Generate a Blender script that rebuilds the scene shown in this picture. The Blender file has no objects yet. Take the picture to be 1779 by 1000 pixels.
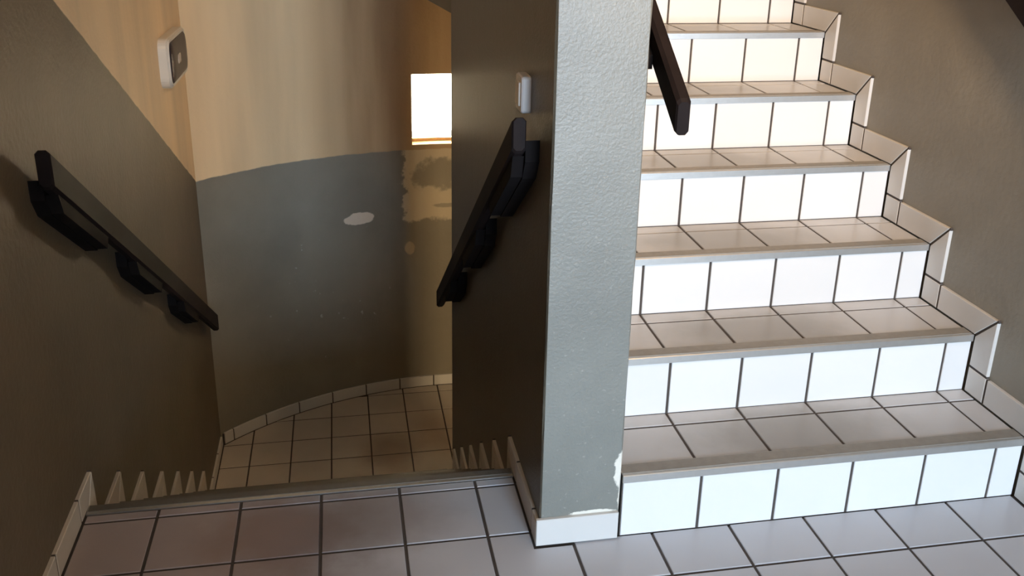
import bpy, bmesh, math, random
from mathutils import Matrix, Vector
random.seed(7)
sc = bpy.context.scene
COL = sc.collection

# ------------------------------------------------------------------ camera
F, CX, CY, IW, IH = 1608.57, 884.37, 387.15, 1779.0, 1000.0
cam_pos = Vector((-0.6226, -1.7977, 1.466))
yaw, pitch, roll = 0.1843, -0.3379, 0.0187
fwd = Vector((math.sin(yaw)*math.cos(pitch), math.cos(yaw)*math.cos(pitch), math.sin(pitch)))
rgt = Vector((math.cos(yaw), -math.sin(yaw), 0))
upv = rgt.cross(fwd)
r2 = math.cos(roll)*rgt + math.sin(roll)*upv
u2 = -math.sin(roll)*rgt + math.cos(roll)*upv
cd = bpy.data.cameras.new('camera')
cam = bpy.data.objects.new('camera', cd)
COL.objects.link(cam)
cam.matrix_world = Matrix(((r2.x, u2.x, -fwd.x, cam_pos.x), (r2.y, u2.y, -fwd.y, cam_pos.y),
                           (r2.z, u2.z, -fwd.z, cam_pos.z), (0, 0, 0, 1)))
cd.sensor_width = 36.0
cd.lens = F/IW*36.0
cd.shift_x = (IW/2-CX)/IW
cd.shift_y = (CY-IH/2)/IW
cd.clip_start = 0.02
sc.camera = cam

# ------------------------------------------------------------------ world, lights, exposure
w = bpy.data.worlds.new('daylight')
sc.world = w
w.use_nodes = True
w.node_tree.nodes['Background'].inputs[0].default_value = (1.0, 0.97, 0.9, 1)
w.node_tree.nodes['Background'].inputs[1].default_value = 1.3
sc.view_settings.view_transform = 'Standard'
sc.view_settings.look = 'None'
sc.view_settings.gamma = 1.0
sc.view_settings.use_curve_mapping = False
sc.view_settings.exposure = 0.0
sc.cycles.use_denoising = True
sc.cycles.max_bounces = 8
sc.cycles.diffuse_bounces = 5


def area(name, loc, direction, sx, sy, power, col):
    l = bpy.data.lights.new(name, 'AREA')
    l.shape = 'RECTANGLE'
    l.size, l.size_y, l.energy, l.color = sx, sy, power, col
    o = bpy.data.objects.new(name, l)
    COL.objects.link(o)
    o.location = loc
    o.rotation_euler = Vector(direction).to_track_quat('-Z', 'Y').to_euler()
    return o


area('doorway_daylight', (0.40, -5.48, 1.20), (0, 1, 0), 1.25, 2.0, 390, (0.62, 0.80, 1.0))     # open door behind the camera
area('window_daylight', (-0.07, 3.11, 0.42), (0, -1, -0.25), 0.36, 0.34, 25, (1.0, 0.80, 0.50))   # small window of the curved wall
area('stairwell_glow', (0.24, 0.35, -0.55), (-0.15, 1, 0.0), 0.25, 0.5, 24, (1.0, 0.72, 0.40))    # added warm light without a fitting, yellows the right of the curved wall

sp_ = area('stair_spotlight', (0.30, -1.25, 2.55), (0.22, 3.0, -1.5), 0.30, 0.10, 15, (1.0, 0.64, 0.31))   # added warm fill aimed at the upper risers, from no known lamp
sp_.data.spread = math.radians(75)

# ------------------------------------------------------------------ measures (metres)
H, D = 0.1722, 0.2555           # rise and going of the up flight
NUP = 7
WL, WR = -1.30, 1.0865          # faces of the side walls
SK = 0.010                      # skirting thickness
SX0, SX1, SYE = -0.20, -0.004, 1.745
Y0 = 0.317                      # top nosing of the down flight
NDN = 7
ZL = -NDN*H                     # lower landing
CCX, CCY, CR = -0.11, 1.21, 1.75
ZT = 2.75                       # ceiling
YB = -5.5                       # back wall
TW = 0.2
J = 0.0072                      # joint width


# ------------------------------------------------------------------ material helpers
def new_mat(name):
    m = bpy.data.materials.new(name)
    m.use_nodes = True
    nt = m.node_tree
    return m, nt, nt.nodes['Principled BSDF']


def nd(nt, kind, **kw):
    n = nt.nodes.new(kind)
    for k, v in kw.items():
        setattr(n, k, v)
    return n


def lk(nt, a, b):
    nt.links.new(a, b)


def math_n(nt, op, a, b=None, clamp=False):
    n = nd(nt, 'ShaderNodeMath', operation=op, use_clamp=clamp)
    for i, v in enumerate((a, b)):
        if v is None:
            continue
        if isinstance(v, (int, float)):
            n.inputs[i].default_value = v
        else:
            lk(nt, v, n.inputs[i])
    return n.outputs[0]


def vmath(nt, op, a, b):
    n = nd(nt, 'ShaderNodeVectorMath', operation=op)
    for i, v in enumerate((a, b)):
        if isinstance(v, tuple):
            n.inputs[i].default_value = v
        elif v is not None:
            lk(nt, v, n.inputs[i])
    return n


def pos(nt):
    return nd(nt, 'ShaderNodeNewGeometry').outputs['Position']


def noise(nt, vec, scale, detail=4, rough=0.55):
    n = nd(nt, 'ShaderNodeTexNoise')
    n.inputs['Scale'].default_value = scale
    n.inputs['Detail'].default_value = detail
    n.inputs['Roughness'].default_value = rough
    lk(nt, vec, n.inputs['Vector'])
    return n


def maprange(nt, v, a, b, c=0.0, d=1.0, smooth=True):
    n = nd(nt, 'ShaderNodeMapRange')
    n.interpolation_type = 'SMOOTHSTEP' if smooth else 'LINEAR'
    n.inputs[1].default_value, n.inputs[2].default_value = a, b
    n.inputs[3].default_value, n.inputs[4].default_value = c, d
    lk(nt, v, n.inputs[0])
    return n.outputs[0]


def mixc(nt, fac, a, b, mode='MIX'):
    n = nd(nt, 'ShaderNodeMix', data_type='RGBA', blend_type=mode)
    if isinstance(fac, (int, float)):
        n.inputs[0].default_value = fac
    else:
        lk(nt, fac, n.inputs[0])
    for i, v in ((6, a), (7, b)):
        if isinstance(v, tuple):
            n.inputs[i].default_value = v + (1,) if len(v) == 3 else v
        else:
            lk(nt, v, n.inputs[i])
    return n.outputs[2]


def blob(nt, p, centre, radii, soft=0.35, warp=0.25, wscale=9.0):
    """1 inside an irregular patch about centre, 0 outside"""
    q = vmath(nt, 'SUBTRACT', p, centre).outputs[0]
    q = vmath(nt, 'DIVIDE', q, radii).outputs[0]
    ln = vmath(nt, 'LENGTH', q, None).outputs['Value']
    nz = noise(nt, p, wscale, 5, 0.6).outputs['Fac']
    ln = math_n(nt, 'ADD', ln, math_n(nt, 'MULTIPLY', math_n(nt, 'SUBTRACT', nz, 0.5), warp*4))
    return maprange(nt, ln, 1.0+soft/2, 1.0-soft/2)


def bump(nt, bsdf, height, strength, dist=0.01):
    b = nd(nt, 'ShaderNodeBump')
    b.inputs['Strength'].default_value = strength
    b.inputs['Distance'].default_value = dist
    lk(nt, height, b.inputs['Height'])
    lk(nt, b.outputs[0], bsdf.inputs['Normal'])


DADO = (0.240, 0.220, 0.178)
CREAM = (0.88, 0.65, 0.39)
PLASTER = (0.72, 0.68, 0.60)


def wall_mat(name, kind):
    m, nt, bs = new_mat(name)
    p = pos(nt)
    sep = nd(nt, 'ShaderNodeSeparateXYZ')
    lk(nt, p, sep.inputs[0])
    x, y, z = sep.outputs
    big = noise(nt, p, 2.3, 5).outputs['Fac']
    st = vmath(nt, 'MULTIPLY', p, (3.2, 3.2, 0.35)).outputs[0]
    streak = noise(nt, st, 1.0, 4).outputs['Fac']
    dado = {'left': (0.116, 0.088, 0.056), 'right': (0.245, 0.222, 0.180), 'spine': (0.200, 0.200, 0.178)}.get(kind, DADO)   # tones per wall; left has the down flight's dim warm light painted in
    grey = mixc(nt, maprange(nt, big, 0.3, 0.7), tuple(c*0.88 for c in dado), tuple(c*1.1 for c in dado))
    cream = mixc(nt, maprange(nt, streak, 0.3, 0.72), tuple(c*0.82 for c in CREAM), tuple(c*1.08 for c in CREAM))
    wob = math_n(nt, 'MULTIPLY', math_n(nt, 'SUBTRACT', noise(nt, p, 14.0, 2).outputs['Fac'], 0.5), 0.012)
    zz = math_n(nt, 'ADD', z, wob)
    if kind == 'left':        # painted dado that falls with the flight
        line = math_n(nt, 'MINIMUM', math_n(nt, 'SUBTRACT', 1.575, math_n(nt, 'MULTIPLY', y, 0.55)), 1.57)
    elif kind == 'right':
        line = math_n(nt, 'ADD', 1.62, math_n(nt, 'MULTIPLY', math_n(nt, 'MAXIMUM', y, 0.0), 0.6))
    elif kind == 'curved':
        line = math_n(nt, 'ADD', 0.201, 0.0)
    else:
        line = math_n(nt, 'ADD', 1.75, 0.0)
    above = maprange(nt, math_n(nt, 'SUBTRACT', zz, line), -0.003, 0.003)
    if kind == 'curved':
        # brown water stains down the right half, flaked paint under the window, filler patches
        stain = math_n(nt, 'MULTIPLY', maprange(nt, x, -0.75, -0.30), maprange(nt, streak, 0.35, 0.65))
        grey = mixc(nt, math_n(nt, 'MULTIPLY', stain, 0.55), grey, (0.17, 0.135, 0.085))
        cream = mixc(nt, math_n(nt, 'MULTIPLY', maprange(nt, x, -0.85, -0.55), maprange(nt, streak, 0.25, 0.6)), cream, (0.42, 0.28, 0.15))
        w1 = math_n(nt, 'MULTIPLY', math_n(nt, 'SUBTRACT', noise(nt, p, 16.0, 5, 0.6).outputs['Fac'], 0.5), 0.16)
        fx = maprange(nt, math_n(nt, 'ADD', x, w1), -0.325, -0.305)
        fz = maprange(nt, math_n(nt, 'ADD', z, math_n(nt, 'MULTIPLY', w1, 0.6)), -0.20, -0.18)
        gone = blob(nt, p, (-0.13, 2.95, 0.06), (0.13, 0.5, 0.085), 0.35, 0.40, 11)
        rest = blob(nt, p, (-0.08, 2.95, -0.115), (0.075, 0.5, 0.012), 0.4, 0.25, 20)
        gone = math_n(nt, 'MAXIMUM', math_n(nt, 'MULTIPLY', gone, 0.85), math_n(nt, 'MULTIPLY', rest, 0.7))
        f1 = math_n(nt, 'MULTIPLY', math_n(nt, 'MULTIPLY', fx, fz), math_n(nt, 'SUBTRACT', 1.0, gone))
        f1 = math_n(nt, 'MULTIPLY', f1, 0.85)
        grey = mixc(nt, f1, grey, (0.62, 0.52, 0.37))
        f2 = blob(nt, p, (-0.555, 2.9, -0.152), (0.072, 0.5, 0.033), 0.15, 0.28, 13)
        f3 = blob(nt, p, (-0.287, 2.95, -0.352), (0.026, 0.5, 0.036), 0.3, 0.12, 30)
        grey = mixc(nt, f2, grey, (0.74, 0.63, 0.52))
        grey = mixc(nt, math_n(nt, 'MULTIPLY', f3, 0.6), grey, (0.55, 0.42, 0.26))
        sp = noise(nt, p, 26.0, 2).outputs['Fac']
        zone = blob(nt, p, (-0.72, 2.85, -0.55), (0.34, 0.6, 0.40), 0.5, 0.1, 4)
        spk = math_n(nt, 'MULTIPLY', maprange(nt, sp, 0.70, 0.76), zone)
        grey = mixc(nt, math_n(nt, 'MULTIPLY', spk, 0.6), grey, (0.55, 0.55, 0.50))
    if kind == 'spine':
        # plaster laid bare where the corner is knocked, beside the first nosing and over the skirting
        for c, r in (((0.0, 0.0, 0.185), (0.022, 0.03, 0.055)), ((0.0, 0.0, 0.115), (0.010, 0.02, 0.05)), ((-0.07, 0.0, 0.078), (0.055, 0.02, 0.007)), ((0.0, 0.06, 0.26), (0.012, 0.05, 0.03))):
            f = blob(nt, p, c, r, 0.2, 0.3, 40)
            grey = mixc(nt, f, grey, PLASTER)
        sp = noise(nt, p, 75.0, 2).outputs['Fac']
        grey = mixc(nt, math_n(nt, 'MULTIPLY', maprange(nt, sp, 0.66, 0.72), 0.22), grey, (0.5, 0.48, 0.42))  # pale specks paint the gloss coat's glints into the colour
    if kind == 'spine':       # left face: shade of the down flight painted into the colour, darker and browner
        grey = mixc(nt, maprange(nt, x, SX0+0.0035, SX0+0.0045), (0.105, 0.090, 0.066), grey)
    col = mixc(nt, above, grey, cream)
    lk(nt, col, bs.inputs['Base Color'])
    bs.inputs['Roughness'].default_value = 0.55 if kind != 'spine' else 0.42
    peel = noise(nt, p, 130.0 if kind == 'spine' else 60.0, 3).outputs['Fac']
    lump = noise(nt, p, 12.0, 3).outputs['Fac']
    hgt = math_n(nt, 'ADD', peel, math_n(nt, 'MULTIPLY', lump, 1.2))
    bump(nt, bs, hgt, 0.22 if kind == 'spine' else 0.25, 0.006)
    return m


def tile_mat(name, base, rough=0.2, dirt=0.35, smudges=()):
    m, nt, bs = new_mat(name)
    p = pos(nt)
    rnd = nd(nt, 'ShaderNodeObjectInfo').outputs['Random']
    a = mixc(nt, rnd, tuple(c*0.95 for c in base), tuple(min(1, c*1.03) for c in base))
    nz = noise(nt, p, 3.5, 3, 0.5).outputs['Fac']
    a = mixc(nt, math_n(nt, 'MULTIPLY', maprange(nt, nz, 0.35, 0.8), dirt), a, (0.36, 0.33, 0.31))
    for c, r, s, cc in smudges:
        f = blob(nt, p, c, r, 1.2, 0.22, 7)
        a = mixc(nt, math_n(nt, 'MULTIPLY', f, s), a, cc)
    lk(nt, a, bs.inputs['Base Color'])
    bs.inputs['Roughness'].default_value = rough*1.25
    return m


def plain(name, col, rough=0.5, metal=0.0, vary=0.12, scale=20.0, bmp=0.0):
    m, nt, bs = new_mat(name)
    p = pos(nt)
    nz = noise(nt, p, scale, 4).outputs['Fac']
    a = mixc(nt, nz, tuple(c*(1-vary) for c in col), tuple(min(1, c*(1+vary)) for c in col))
    lk(nt, a, bs.inputs['Base Color'])
    bs.inputs['Roughness'].default_value = rough
    bs.inputs['Metallic'].default_value = metal
    if bmp:
        bump(nt, bs, nz, bmp, 0.004)
        bs.inputs['Specular IOR Level'].default_value = 0.08
    return m


M = {}
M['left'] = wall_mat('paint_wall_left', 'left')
M['right'] = wall_mat('paint_wall_right', 'right')
M['curved'] = wall_mat('paint_wall_curved', 'curved')
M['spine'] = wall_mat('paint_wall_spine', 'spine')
M['back'] = wall_mat('paint_wall_back', 'back')
M['ceiling'] = plain('ceiling_paint', (0.72, 0.66, 0.56), 0.8, 0, 0.05, 3)
M['grout'] = plain('dark_grout', (0.060, 0.048, 0.042), 0.85, 0, 0.3, 40)
M['concrete'] = plain('plastered_concrete', (0.20, 0.19, 0.165), 0.8, 0, 0.15, 8)
BR = (0.16, 0.12, 0.11)
M['floor_tile'] = tile_mat('floor_tile_glaze', (0.50, 0.508, 0.55), 0.22, 0.15,
                           [((-0.80, 0.14, 0), (0.19, 0.16, 0.2), 0.85, (0.12, 0.09, 0.10)), ((-0.58, 0.17, 0), (0.16, 0.13, 0.2), 0.6, BR),
                            ((-1.10, 0.10, 0), (0.34, 0.30, 0.2), 0.6, (0.27, 0.17, 0.14)), ((-0.70, -0.08, 0), (0.20, 0.10, 0.2), 0.4, BR)])  # dark smudges, browned further to paint warm light into the left floor
M['riser_tile'] = tile_mat('riser_tile_glaze', (0.72, 0.71, 0.70), 0.25, 0.02)
GR = (0.25, 0.235, 0.215)
M['tread_tile'] = tile_mat('tread_tile_glaze', (0.52, 0.52, 0.535), 0.26, 0.2,
                           [((0.50, D*k+0.12, H*(k+1)), (0.26, 0.12, 0.05), 0.8, GR) for k in range(0, 7)])
M['skirt_tile'] = tile_mat('skirting_tile_glaze', (0.62, 0.60, 0.575), 0.25, 0.2)
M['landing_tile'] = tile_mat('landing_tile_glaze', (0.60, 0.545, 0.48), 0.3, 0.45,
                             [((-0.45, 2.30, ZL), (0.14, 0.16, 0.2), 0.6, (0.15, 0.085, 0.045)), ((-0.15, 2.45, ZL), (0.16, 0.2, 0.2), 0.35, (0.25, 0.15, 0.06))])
M['alu'] = plain('brushed_aluminium', (0.56, 0.55, 0.53), 0.38, 0.85, 0.08, 60)
M['nosing_grip'] = plain('worn_nosing_tread', (0.30, 0.28, 0.25), 0.55, 0.3, 0.2, 50)
M['worn_grip'] = plain('worn_dark_nosing_tread', (0.13, 0.115, 0.095), 0.6, 0.2, 0.2, 50)
M['wood'] = plain('black_stained_wood', (0.014, 0.010, 0.010), 0.62, 0, 0.4, 18, 0.05)
M['block'] = plain('black_stained_block', (0.009, 0.007, 0.007), 0.8, 0, 0.4, 18, 0.05)
M['plastic'] = plain('white_plastic', (0.72, 0.66, 0.58), 0.35, 0, 0.03, 5)
M['switch'] = plain('switch_plastic', (0.78, 0.74, 0.72), 0.35, 0, 0.03, 5)
M['frame'] = plain('window_frame_paint', (0.50, 0.36, 0.20), 0.5, 0, 0.1, 20)
M['lamp_glass'] = plain('smoked_lamp_glass', (0.055, 0.042, 0.042), 0.3, 0, 0.5, 14)
M['lamp_glass'].node_tree.nodes['Principled BSDF'].inputs['Specular IOR Level'].default_value = 0.06
M['bulb'] = plain('dim_bulb_glass', (0.45, 0.40, 0.38), 0.15, 0, 0.05, 10)
mg, ntg, bg = new_mat('frosted_window_glass')
bg.inputs['Base Color'].default_value = (1, 1, 1, 1)
bg.inputs['Roughness'].default_value = 0.25
bg.inputs['Transmission Weight'].default_value = 1.0
bg.inputs['IOR'].default_value = 1.05
lk(ntg, noise(ntg, pos(ntg), 30, 2).outputs['Fac'], ntg.nodes.new('ShaderNodeMath').inputs[0])
M['glass'] = mg

# ------------------------------------------------------------------ object helpers
WLOC = {}


def link(name, me, mat, loc=(0, 0, 0), parent=None, kind=None, label=None, cat=None, group=None):
    o = bpy.data.objects.new(name, me)
    COL.objects.link(o)
    loc = Vector(loc)
    WLOC[o.name] = loc
    if parent is not None:
        o.parent = parent
        o.location = loc - WLOC[parent.name]
    else:
        o.location = loc
    if me is not None and mat is not None and len(me.materials) == 0:
        me.materials.append(M[mat])
    for k, v in (('kind', kind), ('label', label), ('category', cat), ('group', group)):
        if v:
            o[k] = v
    return o


def mesh_from(verts, faces, name='m', smooth=False):
    me = bpy.data.meshes.new(name)
    me.from_pydata([tuple(v) for v in verts], [], faces)
    bm = bmesh.new()
    bm.from_mesh(me)
    bmesh.ops.recalc_face_normals(bm, faces=bm.faces)
    bm.to_mesh(me)
    bm.free()
    if smooth:
        for p in me.polygons:
            p.use_smooth = True
    return me


def prism(poly, axis, a, b, name='m'):
    """poly: list of 2-D points in the plane across axis; extruded from a to b"""
    n = len(poly)

    def P(q, t):
        return {'x': (t, q[0], q[1]), 'y': (q[0], t, q[1]), 'z': (q[0], q[1], t)}[axis]
    vs = [P(q, a) for q in poly] + [P(q, b) for q in poly]
    fs = [tuple(range(n)), tuple(range(2*n-1, n-1, -1))] + [(i, (i+1) % n, n+(i+1) % n, n+i) for i in range(n)]
    return mesh_from(vs, fs, name)


def box(x0, x1, y0, y1, z0, z1, name='m'):
    return prism([(x0, y0), (x1, y0), (x1, y1), (x0, y1)], 'z', z0, z1, name)


def inset_poly(poly, c):
    """shrink a convex polygon about its edges by roughly c"""
    n = len(poly)
    area2 = sum(poly[i][0]*poly[(i+1) % n][1]-poly[(i+1) % n][0]*poly[i][1] for i in range(n))
    s = 1 if area2 > 0 else -1
    out = []
    for i in range(n):
        p0, p1, p2 = Vector(poly[i-1]), Vector(poly[i]), Vector(poly[(i+1) % n])
        e1, e2 = (p1-p0), (p2-p1)
        if e1.length < 1e-7 or e2.length < 1e-7:
            out.append(tuple(p1))
            continue
        e1.normalize()
        e2.normalize()
        n1, n2 = Vector((-e1.y, e1.x))*s, Vector((-e2.y, e2.x))*s
        b = n1+n2
        den = max(0.35, 1+n1.dot(n2))
        out.append(tuple(p1+b*(c/den)))
    return out


CACHE = {}


def slab_tile(poly, axis, base, top, mat, key=None, c=0.0015):
    """tile with chamfered upper edge: poly at base..top-c, then inset by c at top (sign of top-base gives the facing)"""
    if key and key in CACHE:
        return CACHE[key]
    n = len(poly)
    sg = 1 if top > base else -1
    ins = inset_poly(poly, c)

    def P(q, t):
        return {'x': (t, q[0], q[1]), 'y': (q[0], t, q[1]), 'z': (q[0], q[1], t)}[axis]
    vs = [P(q, base) for q in poly]+[P(q, top-sg*c) for q in poly]+[P(q, top) for q in ins]
    fs = [tuple(range(n))]
    for l in (0, 1):
        fs += [(l*n+i, l*n+(i+1) % n, (l+1)*n+(i+1) % n, (l+1)*n+i) for i in range(n)]
    fs.append(tuple(range(2*n, 3*n)))
    me = mesh_from(vs, fs, 'tile')
    me.materials.append(M[mat])
    if key:
        CACHE[key] = me
    return me


def rect_tile(name, axis, a0, a1, b0, b1, base, top, mat, parent, jit=True):
    """rectangular tile between joints; shared mesh for alike sizes"""
    da, db, th = (a1-a0-J)/2, (b1-b0-J)/2, top-base
    if da < 0.002 or db < 0.002:
        return
    ca, cb = (a0+a1)/2, (b0+b1)/2
    key = (axis, round(da, 4), round(db, 4), round(th, 4), mat)
    me = slab_tile([(-da, -db), (da, -db), (da, db), (-da, db)], axis, -th, 0, mat, key)
    t = top + (random.uniform(-0.0004, 0.0004) if jit else 0)
    loc = {'x': (t, ca, cb), 'y': (ca, t, cb), 'z': (ca, cb, t)}[axis]
    return link(name, me, None, loc, parent)


BEDS = {}


def poly_tile(name, axis, poly, base, top, mat, parent):
    if parent.name.startswith('baseboard'):
        BEDS.setdefault(parent.name, []).append((axis, poly, base, top))
    cx_ = sum(p[0] for p in poly)/len(poly)
    cy_ = sum(p[1] for p in poly)/len(poly)
    q = [(p[0]-cx_, p[1]-cy_) for p in poly]
    me = slab_tile(inset_poly(q, J/2), axis, base-top, 0, mat)
    loc = {'x': (top, cx_, cy_), 'y': (cx_, top, cy_), 'z': (cx_, cy_, top)}[axis]
    return link(name, me, None, loc, parent)


def grid(lo, hi, off):
    """cut lines lo..hi at off + n*TW"""
    n = math.ceil((lo-off)/TW-1e-6)
    cuts = [lo]
    v = off+n*TW
    while v < hi-1e-6:
        if v-lo > 0.004 and hi-v > 0.004:
            cuts.append(v)
        v += TW
    return cuts+[hi]


def arc_pts(r, x0, x1, n):
    t0, t1 = math.asin((x0-CCX)/r), math.asin((x1-CCX)/r)
    return [(CCX+r*math.sin(t0+(t1-t0)*i/n), CCY+r*math.cos(t0+(t1-t0)*i/n)) for i in range(n+1)]


# ------------------------------------------------------------------ setting: floors, walls, ceiling
GX, GY = 0.0837, 0.0486
floor = link('floor', prism([(WL, YB), (WR, YB), (WR, -0.002), (SX0, -0.002), (SX0, Y0-0.012), (WL, Y0-0.012)], 'z', -0.16, -0.0025),
             'grout', kind='structure', label='white tiled landing floor with dark joints at the stair head')
xs, ys = grid(WL+SK, WR-SK, GX), grid(-2.6, 0.004, GY)
for i in range(len(xs)-1):
    for j in range(len(ys)-1):
        if xs[i] < SX0 and j == len(ys)-2:
            continue            # the row beside the pillar is laid below
        rect_tile('tile', 'z', xs[i], xs[i+1], ys[j], ys[j+1], -0.010, 0, 'floor_tile', floor)
xs = grid(WL+SK, SX0-SK, GX)
ys = [GY-TW, GY, GY+TW, Y0-0.034]
for i in range(len(xs)-1):
    for j in range(len(ys)-1):
        if i == len(xs)-2 and j == 0:      # notched around the pillar's corner
            poly_tile('tile', 'z', [(xs[i], ys[0]), (xs[i]+TW, ys[0]), (xs[i]+TW, -0.009), (SX0-SK, -0.009), (SX0-SK, ys[1]), (xs[i], ys[1])],
                      -0.010, 0, 'floor_tile', floor)
        else:
            rect_tile('tile', 'z', xs[i], xs[i+1], ys[j], ys[j+1], -0.010, 0, 'floor_tile', floor)

low = arc_pts(CR+0.02, WL, WR, 40)
lfloor = link('floor', prism([(WL, Y0+(NDN-1)*D+0.012)] + low + [(WR, 0.12), (0.0, 0.12), (0.0, Y0+(NDN-1)*D+0.012)], 'z', ZL-0.16, ZL-0.0025),
              'grout', kind='structure', label='white tiled half landing below, against the curved wall')


def clip(poly, a, b):
    """keep the part of poly left of the directed edge a->b"""
    out = []

    def side(p):
        return (b[0]-a[0])*(p[1]-a[1])-(b[1]-a[1])*(p[0]-a[0])
    for i in range(len(poly)):
        p, q = poly[i], poly[(i+1) % len(poly)]
        sp, sq = side(p), side(q)
        if sp >= 0:
            out.append(p)
        if sp*sq < 0:
            t = sp/(sp-sq)
            out.append((p[0]+(q[0]-p[0])*t, p[1]+(q[1]-p[1])*t))
    return out


bound = arc_pts(CR-SK-0.002, WL+SK, WR-SK, 36)[::-1]      # right to left = counter-clockwise
xs = grid(WL+SK, WR-SK, -0.1456)
ys = grid(Y0+(NDN-1)*D+0.012, 3.0, 2.477)
for i in range(len(xs)-1):
    for j in range(len(ys)-1):
        pl = [(xs[i], ys[j]), (xs[i+1], ys[j]), (xs[i+1], ys[j+1]), (xs[i], ys[j+1])]
        n0 = len(pl)
        if any((x-CCX)**2+(y-CCY)**2 > (CR-SK-0.002)**2 and y > CCY for x, y in pl):
            for a, b in zip(bound[:-1], bound[1:]):
                pl = clip(pl, a, b)
                if not pl:
                    break
            # drop near-duplicate points
            q = []
            for p in pl:
                if not q or (Vector(p)-Vector(q[-1])).length > 0.004:
                    q.append(p)
            if q and (Vector(q[0])-Vector(q[-1])).length < 0.004:
                q.pop()
            if len(q) > 2 and (max(p[0] for p in q)-min(p[0] for p in q)) > 0.02 and (max(p[1] for p in q)-min(p[1] for p in q)) > 0.02:
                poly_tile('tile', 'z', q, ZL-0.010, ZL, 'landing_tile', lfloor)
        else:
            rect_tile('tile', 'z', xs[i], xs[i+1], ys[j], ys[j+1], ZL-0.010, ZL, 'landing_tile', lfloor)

yc = CCY+math.sqrt(CR**2-(WL-CCX)**2)
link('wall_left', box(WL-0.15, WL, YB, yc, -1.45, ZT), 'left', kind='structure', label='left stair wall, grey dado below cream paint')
link('wall_right', box(WR, WR+0.15, YB, yc, -1.45, ZT), 'right', kind='structure', label='right stair wall painted grey')
link('wall_back', mesh_from(
    [(x, y, z) for y in (YB-0.15, YB) for x in (WL-0.15, -0.25, 1.05, WR+0.15) for z in (-0.16, 0.0, 2.24, ZT)],
    [f for f in
     [(a*4+b, (a+1)*4+b, (a+1)*4+b+1, a*4+b+1) for a in range(3) for b in range(3) if not (a == 1 and b == 1)] +
     [(16+a*4+b, 16+(a+1)*4+b, 16+(a+1)*4+b+1, 16+a*4+b+1) for a in range(3) for b in range(3) if not (a == 1 and b == 1)] +
     [(5, 6, 22, 21), (9, 10, 26, 25), (5, 9, 25, 21), (6, 10, 26, 22), (0, 3, 19, 16), (12, 15, 31, 28), (0, 12, 28, 16), (3, 15, 31, 19)]]),
    'back', kind='structure', label='back wall of the landing with the doorway')
link('wall_front', box(WL, -0.24, -2.50, -2.40, -0.0025, ZT), 'back', kind='structure', label='cross wall behind the viewer that narrows the landing to a passage')  # added to block the doorway light from the left flight
link('wall_under', box(0.0, WR, -0.003, 0.12, -1.45, -0.16), 'right', kind='structure', label='wall below the landing edge')
link('ceiling', box(WL-0.15, WR+0.15, YB-0.15, 3.15, ZT, ZT+0.1), 'ceiling', kind='structure', label='plain ceiling over the stairwell')

# spine wall between the flights, its corners slightly uneven
N = 46
zs = [-1.45+(ZT+1.45)*i/N for i in range(N+1)]
vs, fs = [], []
for z in zs:
    jt = lambda a=0.0016: random.uniform(-a, a)
    c = 0.006
    ring = [(SX0, SYE), (SX0, SYE/2), (SX0+jt(.0008), c+jt()), (SX0+c*0.6+jt(), 0.0+jt(.0006)), (-0.1, 0), (SX1-c*0.7+jt(), 0+jt(.0006)), (SX1+jt(.001), c+jt()), (SX1, SYE/2), (SX1, SYE)]
    vs += [(x, y, z) for x, y in ring]
m_ = 9
for i in range(N):
    fs += [(i*m_+k, i*m_+(k+1) % m_, (i+1)*m_+(k+1) % m_, (i+1)*m_+k) for k in range(m_)]
fs += [tuple(range(m_)), tuple(range(N*m_, N*m_+m_))]
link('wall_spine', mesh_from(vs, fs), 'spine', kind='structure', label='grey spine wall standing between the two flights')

# curved wall with a small window
wx0, wx1, wz0, wz1 = -0.264, 0.13, 0.228, 0.600
t0, t1 = math.asin((WL-0.15-CCX)/(CR+0.06)), math.asin((WR+0.15-CCX)/(CR+0.06))
t0 = math.asin((WL-CCX)/CR)
t1 = math.asin((WR-CCX)/CR)
ta, tb = math.asin((wx0-CCX)/CR), math.asin((wx1-CCX)/CR)
ths = [t0+(ta-t0)*i/22 for i in range(22)]+[ta+(tb-ta)*i/8 for i in range(8)]+[tb+(t1-tb)*i/22 for i in range(23)]
zz_ = [-1.45, wz0, wz1, ZT]
TH = 0.14
vs, fs = [], []
for r in (CR, CR+TH):
    for t in ths:
        for z in zz_:
            vs.append((CCX+r*math.sin(t), CCY+r*math.cos(t), z))
nt_ = len(ths)
off = nt_*4
for i in range(nt_-1):
    for k in range(3):
        if k == 1 and 22 <= i < 30:
            continue
        for o in (0, off):
            fs.append((o+i*4+k, o+(i+1)*4+k, o+(i+1)*4+k+1, o+i*4+k+1))
    fs.append((i*4, (i+1)*4, off+(i+1)*4, off+i*4))
    fs.append((i*4+3, (i+1)*4+3, off+(i+1)*4+3, off+i*4+3))
for i in range(22, 30):
    for k in (1, 2):
        fs.append((i*4+k, (i+1)*4+k, off+(i+1)*4+k, off+i*4+k))
for i in (22, 30):
    fs.append((i*4+1, i*4+2, off+i*4+2, off+i*4+1))
for i in (0, nt_-1):
    for k in range(3):
        fs.append((i*4+k, i*4+k+1, off+i*4+k+1, off+i*4+k))
cw = mesh_from(vs, fs)
link('wall_curved', cw, 'curved', kind='structure', label='curved end wall, cream above a flaking grey dado')


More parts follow.
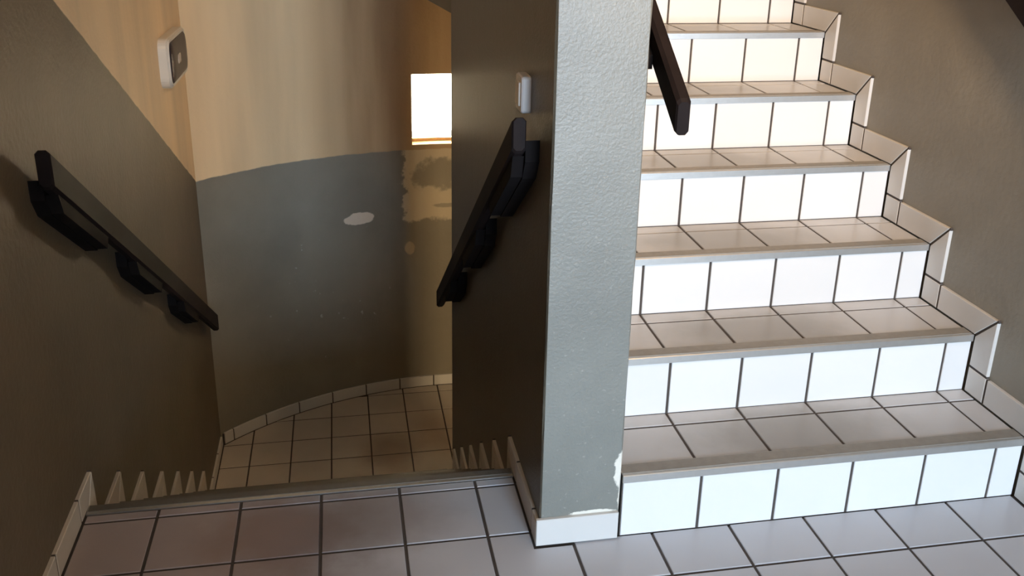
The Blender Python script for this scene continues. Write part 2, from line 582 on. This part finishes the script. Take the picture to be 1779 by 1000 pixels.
def arc_bar(r0, r1, ta_, tb_, z0, z1, n=8):
    v, f = [], []
    for i in range(n+1):
        t = ta_+(tb_-ta_)*i/n
        for r in (r0, r1):
            for z in (z0, z1):
                v.append((CCX+r*math.sin(t), CCY+r*math.cos(t), z))
    for i in range(n):
        a, b = i*4, (i+1)*4
        f += [(a, b, b+1, a+1), (a+2, b+2, b+3, a+3), (a, b, b+2, a+2), (a+1, b+1, b+3, a+3)]
    f += [(0, 1, 3, 2), (n*4, n*4+1, n*4+3, n*4+2)]
    return mesh_from(v, f)


win = link('window_1', arc_bar(CR+0.082, CR+0.086, ta, tb, wz0+0.016, wz1-0.012), 'glass', kind='structure', label='small bright window in the curved wall')
link('window_frame', arc_bar(CR+0.070, CR+0.098, ta, tb, wz0, wz0+0.016), 'frame', parent=win)
link('window_frame', arc_bar(CR+0.070, CR+0.098, ta, tb, wz1-0.012, wz1), 'frame', parent=win)
link('window_frame', arc_bar(CR+0.070, CR+0.098, ta, ta+0.006, wz0, wz1, 1), 'frame', parent=win)
link('window_frame', arc_bar(CR+0.070, CR+0.098, tb-0.006, tb, wz0, wz1, 1), 'frame', parent=win)

# doorway behind the camera
door = link('door_1', box(-0.25, -0.215, YB-0.10, YB+0.012, 0.0, 2.24), 'frame', kind='structure', label='open doorway letting daylight onto the landing')
link('door_frame', box(1.015, 1.05, YB-0.10, YB+0.012, 0.0, 2.24), 'frame', parent=door)
link('door_head', box(-0.215, 1.015, YB-0.10, YB+0.012, 2.205, 2.24), 'frame', parent=door)

# ------------------------------------------------------------------ stairs
def nosing_mesh(x0, x1, fy, sgn):
    """metal angle: top leg and front leg. fy = sign of the going behind the edge (+1: tread lies at +y)"""
    tp, fr, th = 0.044, 0.018, 0.003
    pts = [(-0.004*fy, -fr), (-0.004*fy, 0.0005), (-0.0025*fy, 0.002), (tp*fy, 0.002), (tp*fy, -0.003), (0.0035*fy, -0.003), (0.0035*fy, -fr)]
    return prism(pts, 'x', x0, x1)


OFF = [0.0, -0.0019, -0.0047, -0.0098, -0.0136, -0.0157, -0.0172]
UX0, UX1 = 0.0, WR-SK
up = link('staircase', None, None, (0.54, 0.0, 0.0), label='white tiled flight rising to the right of the grey spine wall', cat='staircase')
for k in range(NUP):
    ya, yb, za, zb = k*D, (k+1)*D, k*H, (k+1)*H
    last = k == NUP-1
    s0 = lambda y: H/D*y-0.11
    poly = [(ya+0.0035, max(s0(ya), -0.155) if k else -0.155), (yb+0.0035, s0(yb)), (yb+0.0035, zb-0.0025), (ya+0.0035, zb-0.0025)]
    if last:
        poly = [(ya+0.0035, s0(ya)), (yb, s0(ya)), (yb, zb-0.0025), (ya+0.0035, zb-0.0025)]
    st = link('step', prism(poly, 'x', UX0, UX1), 'grout', parent=up)
    xr = grid(UX0-0.001, UX1+0.003, OFF[k])
    for i in range(len(xr)-1):
        rect_tile('riser_tile', 'y', xr[i], xr[i+1], za-0.002, zb-0.008, ya+0.010, ya, 'riser_tile', st)
    xt = grid(UX0-0.001, UX1+0.003, OFF[min(k+1, 6)])
    ye = yb if not last else yb
    for i in range(len(xt)-1):
        rect_tile('tread_tile', 'z', xt[i], xt[i+1], ya+0.042, ya+0.2, zb-0.010, zb, 'tread_tile', st)
        rect_tile('tread_tile', 'z', xt[i], xt[i+1], ya+0.2, ye+0.006, zb-0.010, zb, 'tread_tile', st)
    link('nosing', nosing_mesh(-(UX1-UX0)/2, (UX1-UX0)/2, 1, 1), 'alu', ((UX0+UX1)/2, ya, zb), st)
    g = link('grip_strip', prism([(0.006, 0.0018), (0.006, 0.0030), (0.042, 0.0030), (0.042, 0.0018)], 'x', -(UX1-UX0)/2+.002, (UX1-UX0)/2-.002),
             'nosing_grip', ((UX0+UX1)/2, ya, zb), st)

# upper half landing (its edge just shows past the spine wall)
arcu = [q for q in arc_pts(CR-0.001, -0.26, WR, 24)]
link('floor', prism([(0.0, NUP*D+0.004), (-0.001, SYE+0.002), (SX0, SYE+0.002), (-0.245, 2.215)] + arcu + [(WR, NUP*D+0.004)], 'z', 1.05, NUP*H),
     'concrete', kind='structure', label='underside and edge of the upper half landing')

dn = link('staircase', None, None, (-0.755, Y0, ZL), label='dark tiled flight going down on the left to the curved landing', cat='staircase')
DX0, DX1 = WL+SK, SX0-SK
for k in range(NDN):
    yk = Y0+k*D                       # nosing line of this step
    zt = -k*H                         # tread level that ends here
    zb = -(k+1)*H
    yp = yk-D
    if k == 0:
        poly = [(yk-0.0115, zb-0.05), (yk-0.0035, zb-0.05), (yk-0.0035, -0.0025), (yk-0.0115, -0.0025)]
    else:
        poly = [(yp-0.003, zb-0.10), (yk-0.0035, zb-0.10), (yk-0.0035, zt-0.0025), (yp-0.003, zt-0.0025)]
    st = link('step', prism(poly, 'x', DX0, DX1), 'grout', parent=dn)
    xr = grid(DX0, DX1, GX)
    for i in range(len(xr)-1):
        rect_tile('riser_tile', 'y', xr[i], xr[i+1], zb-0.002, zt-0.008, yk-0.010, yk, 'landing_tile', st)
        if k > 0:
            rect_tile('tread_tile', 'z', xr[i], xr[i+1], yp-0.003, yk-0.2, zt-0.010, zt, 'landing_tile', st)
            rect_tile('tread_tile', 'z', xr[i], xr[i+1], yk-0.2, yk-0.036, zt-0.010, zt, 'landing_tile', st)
    ns = prism([(0.004, -0.018), (0.004, 0.0005), (0.0025, 0.002), (-0.034, 0.002), (-0.034, -0.003), (-0.0035, -0.003), (-0.0035, -0.018)], 'x', -(DX1-DX0)/2, (DX1-DX0)/2)
    link('nosing', ns, 'alu', ((DX0+DX1)/2, yk, zt), st)
    link('grip_strip', prism([(0.001, 0.0018), (0.001, 0.0032), (-0.022, 0.0032), (-0.022, 0.0018)], 'x', -(DX1-DX0)/2+.002, (DX1-DX0)/2-.002),
         'worn_grip', ((DX0+DX1)/2, yk, zt), st)

# ------------------------------------------------------------------ skirtings
B = 0.080


def skirt(name, label):
    return link(name, None, None, (0, 0, 0), kind='structure', label=label)


# right wall: stepped band with mitred corners
sr = skirt('baseboard_right', 'stepped white tile skirting climbing the right wall')
xw, xf = WR, WR-SK
for k in range(NUP):
    y, z, zn = k*D-0.004, k*H, (k+1)*H
    poly_tile('tile', 'x', [(y-B, z), (y, z), (y, z+B), (y-B, z+B)], xw, xf, 'skirt_tile', sr)
    poly_tile('tile', 'x', [(y-B, z+B), (y, z+B), (y, zn), (y-B, zn+B)], xw, xf, 'skirt_tile', sr)
    yn = (k+1)*D-0.004-B if k < NUP-1 else 2.4
    poly_tile('tile', 'x', [(y, zn), (yn, zn), (yn, zn+B), (y-B, zn+B)], xw, xf, 'skirt_tile', sr)
ycur = -0.084
while ycur > -2.6:
    poly_tile('tile', 'x', [(ycur-TW, 0), (ycur, 0), (ycur, B), (ycur-TW, B)], xw, xf, 'skirt_tile', sr)
    ycur -= TW


def down_skirt(root, xw, xf, b, start):  # landing tile darkens these skirtings to paint in the down flight's shadow
    # level run on the landing
    cuts = [Y0+b*0.85]
    yv = GY+TW
    while yv > start+0.01:
        cuts.append(yv)
        yv -= TW
    cuts.append(start)
    for i in range(len(cuts)-1):
        a, c = cuts[i+1], cuts[i]
        if i == 0:
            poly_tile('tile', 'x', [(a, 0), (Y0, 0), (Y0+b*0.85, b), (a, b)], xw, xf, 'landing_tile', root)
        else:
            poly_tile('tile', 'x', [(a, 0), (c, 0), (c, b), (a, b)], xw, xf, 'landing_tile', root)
    for k in range(NDN):
        y, z, zn = Y0+k*D, -(k+1)*H, -k*H
        if y+b > SYE and xw > -0.5:
            break
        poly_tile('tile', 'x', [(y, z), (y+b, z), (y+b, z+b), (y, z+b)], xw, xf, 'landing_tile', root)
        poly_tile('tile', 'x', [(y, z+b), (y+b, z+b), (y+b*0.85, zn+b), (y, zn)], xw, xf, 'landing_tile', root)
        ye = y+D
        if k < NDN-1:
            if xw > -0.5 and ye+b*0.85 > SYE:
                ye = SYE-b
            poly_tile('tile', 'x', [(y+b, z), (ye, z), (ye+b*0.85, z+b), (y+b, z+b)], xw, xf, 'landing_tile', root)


sl = skirt('baseboard_left', 'stepped tile skirting going down along the left wall')
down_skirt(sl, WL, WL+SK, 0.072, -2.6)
yq = Y0+(NDN-1)*D+0.072
while yq < yc-0.02:
    y2 = min(yq+TW, yc-0.012)
    poly_tile('tile', 'x', [(yq, ZL), (y2, ZL), (y2, ZL+0.06), (yq, ZL+0.06)], WL, WL+SK, 'skirt_tile', sl)
    yq = y2
ss = skirt('baseboard_spine', 'tile skirting around the foot of the grey spine wall')
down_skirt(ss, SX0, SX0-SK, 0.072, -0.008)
poly_tile('tile', 'y', [(SX0-SK-0.003, 0), (SX1, 0), (SX1, B), (SX0-SK-0.003, B)], -0.0005, -0.010, 'skirt_tile', ss)
# curved skirting
sc_ = skirt('baseboard_curved', 'curved tile skirting along the half landing wall')
ang = math.asin((-1.246-CCX)/(CR))
step = TW/CR*0.985
tl = [t0+0.008]
while ang < t1:
    if ang-tl[-1] > 0.02:
        tl.append(ang)
    ang += step
tl.append(t1-0.008)
gj = J/2/CR
for a, b in zip(tl[:-1], tl[1:]):
    tm = (a+b)/2
    v, f = [], []
    n = 4
    c0 = Vector((CCX+CR*math.sin(tm), CCY+CR*math.cos(tm), ZL))
    for i in range(n+1):
        t = a+gj+(b-a-2*gj)*i/n
        for r, z in ((CR-0.0005, 0), (CR-SK, 0), (CR-SK, 0.060), (CR-SK+0.002, 0.062), (CR-0.0005, 0.062)):
            v.append((CCX+r*math.sin(t)-c0.x, CCY+r*math.cos(t)-c0.y, z))
    for i in range(n):
        f += [(i*5+q, i*5+(q+1) % 5, (i+1)*5+(q+1) % 5, (i+1)*5+q) for q in range(5)]
    f += [tuple(range(5)), tuple(range(n*5, n*5+5))]
    link('tile', mesh_from(v, f), 'skirt_tile', c0, sc_)
link('grout_line', arc_bar(CR-0.006, CR-0.0006, t0+0.006, t1-0.006, ZL, ZL+0.058, 30), 'grout', parent=sc_)

# mortar in the joints between neighbouring skirting tiles
for pn, lst in BEDS.items():
    seen, v, f = {}, [], []
    for axis, poly, base, top in lst:
        for i in range(len(poly)):
            p, q = poly[i], poly[(i+1) % len(poly)]
            key = (axis,)+tuple(sorted(((round(p[0], 3), round(p[1], 3)), (round(q[0], 3), round(q[1], 3)))))
            seen.setdefault(key, []).append((p, q, base, top))
    for key, es in seen.items():
        if len(es) != 2:
            continue
        p, q, base, top = es[0]
        p, q = Vector(p), Vector(q)
        d = (q-p).normalized()
        nrm = Vector((-d.y, d.x))*(J/2+0.0004)
        p, q = p+d*0.004, q-d*0.004
        o = len(v)
        sg = -1 if base > top else 1
        for t in (base+sg*0.0003, top-sg*0.002):
            v += [{'x': (t, w_.x, w_.y), 'y': (w_.x, t, w_.y)}[key[0]] for w_ in (p+nrm, q+nrm, q-nrm, p-nrm)]
        f += [(o, o+1, o+2, o+3), (o+4, o+5, o+6, o+7)]+[(o+i, o+(i+1) % 4, o+4+(i+1) % 4, o+4+i) for i in range(4)]
    if v:
        link('mortar_joint', mesh_from(v, f), 'grout', parent=bpy.data.objects[pn])

# ------------------------------------------------------------------ handrails
def rail_mesh(x0, x1, ylen, slope, hh, c=0.008):
    pr = [(x0+c, 0), (x1-c, 0), (x1, -c), (x1, -hh+c), (x1-c, -hh), (x0+c, -hh), (x0, -hh+c), (x0, -c)]
    n = len(pr)
    e = 0.006
    v = []
    mx, mz = (x0+x1)/2, -hh/2
    for yy, s in ((0, 0.80), (e, 1), (ylen-e, 1), (ylen, 0.80)):
        for x, z in pr:
            v.append((mx+(x-mx)*s, yy, mz+(z-mz)*(0.5+s/2)+slope*yy))
    f = [tuple(range(n)), tuple(range(3*n, 4*n))]
    for l in range(3):
        f += [(l*n+i, l*n+(i+1) % n, (l+1)*n+(i+1) % n, (l+1)*n+i) for i in range(n)]
    return mesh_from(v, f)


def handrail(label, xwall, side, gap, thick, ya, yb, ztop, slope, hh, blocks, drop):
    """side = +1 when the rail stands off towards +x"""
    xi, xo = xwall+side*gap, xwall+side*(gap+thick)
    root = link('handrail', None, None, (xwall, ya, ztop), label=label, cat='handrail', group='black wooden handrails')
    link('rail', rail_mesh(min(xi, xo)-xwall, max(xi, xo)-xwall, yb-ya, slope, hh), 'wood', (xwall, ya, ztop), root)
    for a, b in blocks:
        zb_ = lambda y: ztop+slope*(y-ya)-hh
        t = 0.03
        poly = [(a, zb_(a)+0.03), (a, zb_(a)-drop*0.4), (a+t, zb_(a+t)-drop), (b-t, zb_(b-t)-drop), (b, zb_(b)-drop*0.4), (b, zb_(b)+0.03)]
        x2 = xi-side*0.0004
        me = prism([(y-ya, z-ztop) for y, z in poly], 'x', min(0, x2-xwall), max(0, x2-xwall))
        link('bracket_block', me, 'block', (xwall, ya, ztop), root)
        # packing piece that carries the rail from below
        poly2 = [(y-ya, z-ztop) for y, z in [(a+0.01, zb_(a+0.01)), (a+t, zb_(a+t)-drop*0.9), (b-t, zb_(b-t)-drop*0.9), (b-0.01, zb_(b-0.01))]]
        if drop > 0.02:
            me = prism(poly2, 'x', min(x2-xwall, xo-side*0.006-xwall), max(x2-xwall, xo-side*0.006-xwall))
            link('packing_piece', me, 'block', (xwall, ya, ztop), root)


handrail('black wooden handrail on the left wall below the white wall lamp', WL, 1, 0.030, 0.032, 0.25, 2.36, 0.945, -0.643, 0.088,
         [(0.28, 0.66), (0.92, 1.26), (1.58, 1.90)], 0.042)
handrail('black wooden handrail below the light switch on the spine wall', SX0, -1, 0.032, 0.032, 0.11, 1.76, 1.025, -0.675, 0.080,
         [(0.12, 0.45), (0.66, 0.98), (1.28, 1.50)], 0.045)
handrail('black wooden handrail end over the bright white risers', SX1, 1, 0.066, 0.032, 0.0, 1.70, 1.076, 0.675, 0.078,
         [(0.17, 0.42), (0.80, 1.05), (1.35, 1.6)], 0.004)
handrail('black handrail at the top right corner on the right wall', WR, -1, 0.050, 0.034, 0.02, 1.70, 1.145, 0.675, 0.085,
         [(0.20, 0.45), (0.80, 1.05)], 0.004)


# ------------------------------------------------------------------ oval lamp and switch
def rounded(y0, y1, z0, z1, r, n=6):
    pts = []
    for cy_, cz_, a0 in ((y1-r, z1-r, 0), (y0+r, z1-r, 90), (y0+r, z0+r, 180), (y1-r, z0+r, 270)):
        for i in range(n+1):
            a = math.radians(a0+90*i/n)
            pts.append((cy_+r*math.cos(a), cz_+r*math.sin(a)))
    return pts


def lofted(levels, smooth=False):
    """levels: list of (x, outline) joined into one closed skin"""
    n = len(levels[0][1])
    v, f = [], []
    for x, o in levels:
        v += [(x, a, b) for a, b in o]
    for l in range(len(levels)-1):
        f += [(l*n+i, l*n+(i+1) % n, (l+1)*n+(i+1) % n, (l+1)*n+i) for i in range(n)]
    f += [tuple(range(n)), tuple(range((len(levels)-1)*n, len(levels)*n))]
    return mesh_from(v, f, smooth=smooth)


def sc_out(o, s, t=None):
    cy_ = sum(p[0] for p in o)/len(o)
    cz_ = sum(p[1] for p in o)/len(o)
    t = s if t is None else t
    return [(cy_+(p[0]-cy_)*s, cz_+(p[1]-cz_)*t) for p in o]


LY, LZ, lw, lh = 2.125, 0.838, 0.215, 0.096
lamp = link('wall_lamp', None, None, (WL, LY, LZ), label='white bulkhead wall lamp with dark glass high on the left wall', cat='lamp')
o1 = rounded(-lw, lw, -lh, lh, 0.045)
link('housing', lofted([(0, o1), (0.030, o1), (0.034, sc_out(o1, 0.985, 0.975))]), 'plastic', (WL, LY, LZ), lamp)
o2 = sc_out(o1, 0.97, 0.95)
o3 = rounded(-lw+0.012, lw-0.022, -lh+0.016, lh-0.016, 0.038)
n = len(o1)
v = [(x, a, b) for x, o in ((0.034, o2), (0.040, sc_out(o2, .985, .98)), (0.040, o3), (0.034, o3)) for a, b in o]
f = []
for l in range(4):
    f += [(l*n+i, l*n+(i+1) % n, ((l+1) % 4)*n+(i+1) % n, ((l+1) % 4)*n+i) for i in range(n)]
link('bezel', mesh_from(v, f), 'plastic', (WL, LY, LZ), lamp)
o4 = sc_out(o3, 0.985)
lens = link('lens', lofted([(0.034, o4), (0.040, o4), (0.045, sc_out(o4, .96, .92)), (0.049, sc_out(o4, .85, .7)), (0.050, sc_out(o4, .6, .35))], True), 'lamp_glass', (WL, LY, LZ), lamp)
o5 = rounded(-0.085, 0.0, -0.022, 0.022, 0.02)
link('glow_tube', lofted([(0.046, o5), (0.051, sc_out(o5, .9, .8)), (0.0525, sc_out(o5, .5, .4))], True), 'bulb', (WL, LY, LZ), lens)

sw = link('light_switch', None, None, (SX0, 0.262, 1.045), label='white surface mounted light switch box on the dark side of spine wall', cat='switch')
q1 = rounded(-0.036, 0.036, -0.042, 0.042, 0.008)
link('switch_box', lofted([(0, q1), (-0.018, q1), (-0.022, sc_out(q1, .93, .94))]), 'switch', (SX0, 0.262, 1.045), sw)
q2 = rounded(-0.022, 0.022, -0.028, 0.028, 0.003)
link('rocker', lofted([(-0.0215, q2), (-0.026, sc_out(q2, .92, .94))]), 'plastic', (SX0, 0.262, 1.045), sw)

# unseen spotlight body, added to go with the warm fill on the upper steps
so = link('ceiling_spotlight', None, None, (0.30, -1.27, ZT), label='small white ceiling spotlight turned towards the upper steps', cat='lamp')
link('mount', box(-0.06, 0.06, -0.04, 0.04, -0.02, -0.0005), 'plastic', (0.30, -1.27, ZT), so)
link('stem', box(-0.010, 0.010, -0.010, 0.010, -0.15, -0.02), 'plastic', (0.30, -1.27, ZT), so)
link('lamp_head', prism([(-0.09, -0.13), (0.0, -0.12), (0.012, -0.15), (-0.03, -0.24), (-0.12, -0.20)], 'x', -0.16, 0.16), 'plastic', (0.30, -1.27, ZT), so)

# unseen warm globe over the landing, added to warm the upper risers
cl = link('ceiling_lamp', None, None, (0.55, -0.6, ZT), label='round warm ceiling lamp above the landing', cat='lamp')
circ = lambda r: [(r*math.cos(2*math.pi*i/24), r*math.sin(2*math.pi*i/24)) for i in range(24)]
def zloft(levels):
    m = lofted(levels, True)
    for vv in m.vertices:
        x, a, b = vv.co
        vv.co = (a, b, x)
    return m
link('base', zloft([(-0.0005, circ(0.12)), (-0.03, circ(0.12)), (-0.034, circ(0.11))]), 'plastic', (0.55, -0.6, ZT), cl)
me_, nte, be = new_mat('warm_lamp_globe')
be.inputs['Emission Color'].default_value = (1.0, 0.55, 0.22, 1)
be.inputs['Emission Strength'].default_value = 30.0
M['globe'] = me_
link('globe', zloft([(-0.033, circ(0.10)), (-0.06, circ(0.11)), (-0.09, circ(0.095)), (-0.115, circ(0.06)), (-0.122, circ(0.02))]), 'globe', (0.55, -0.6, ZT), cl)
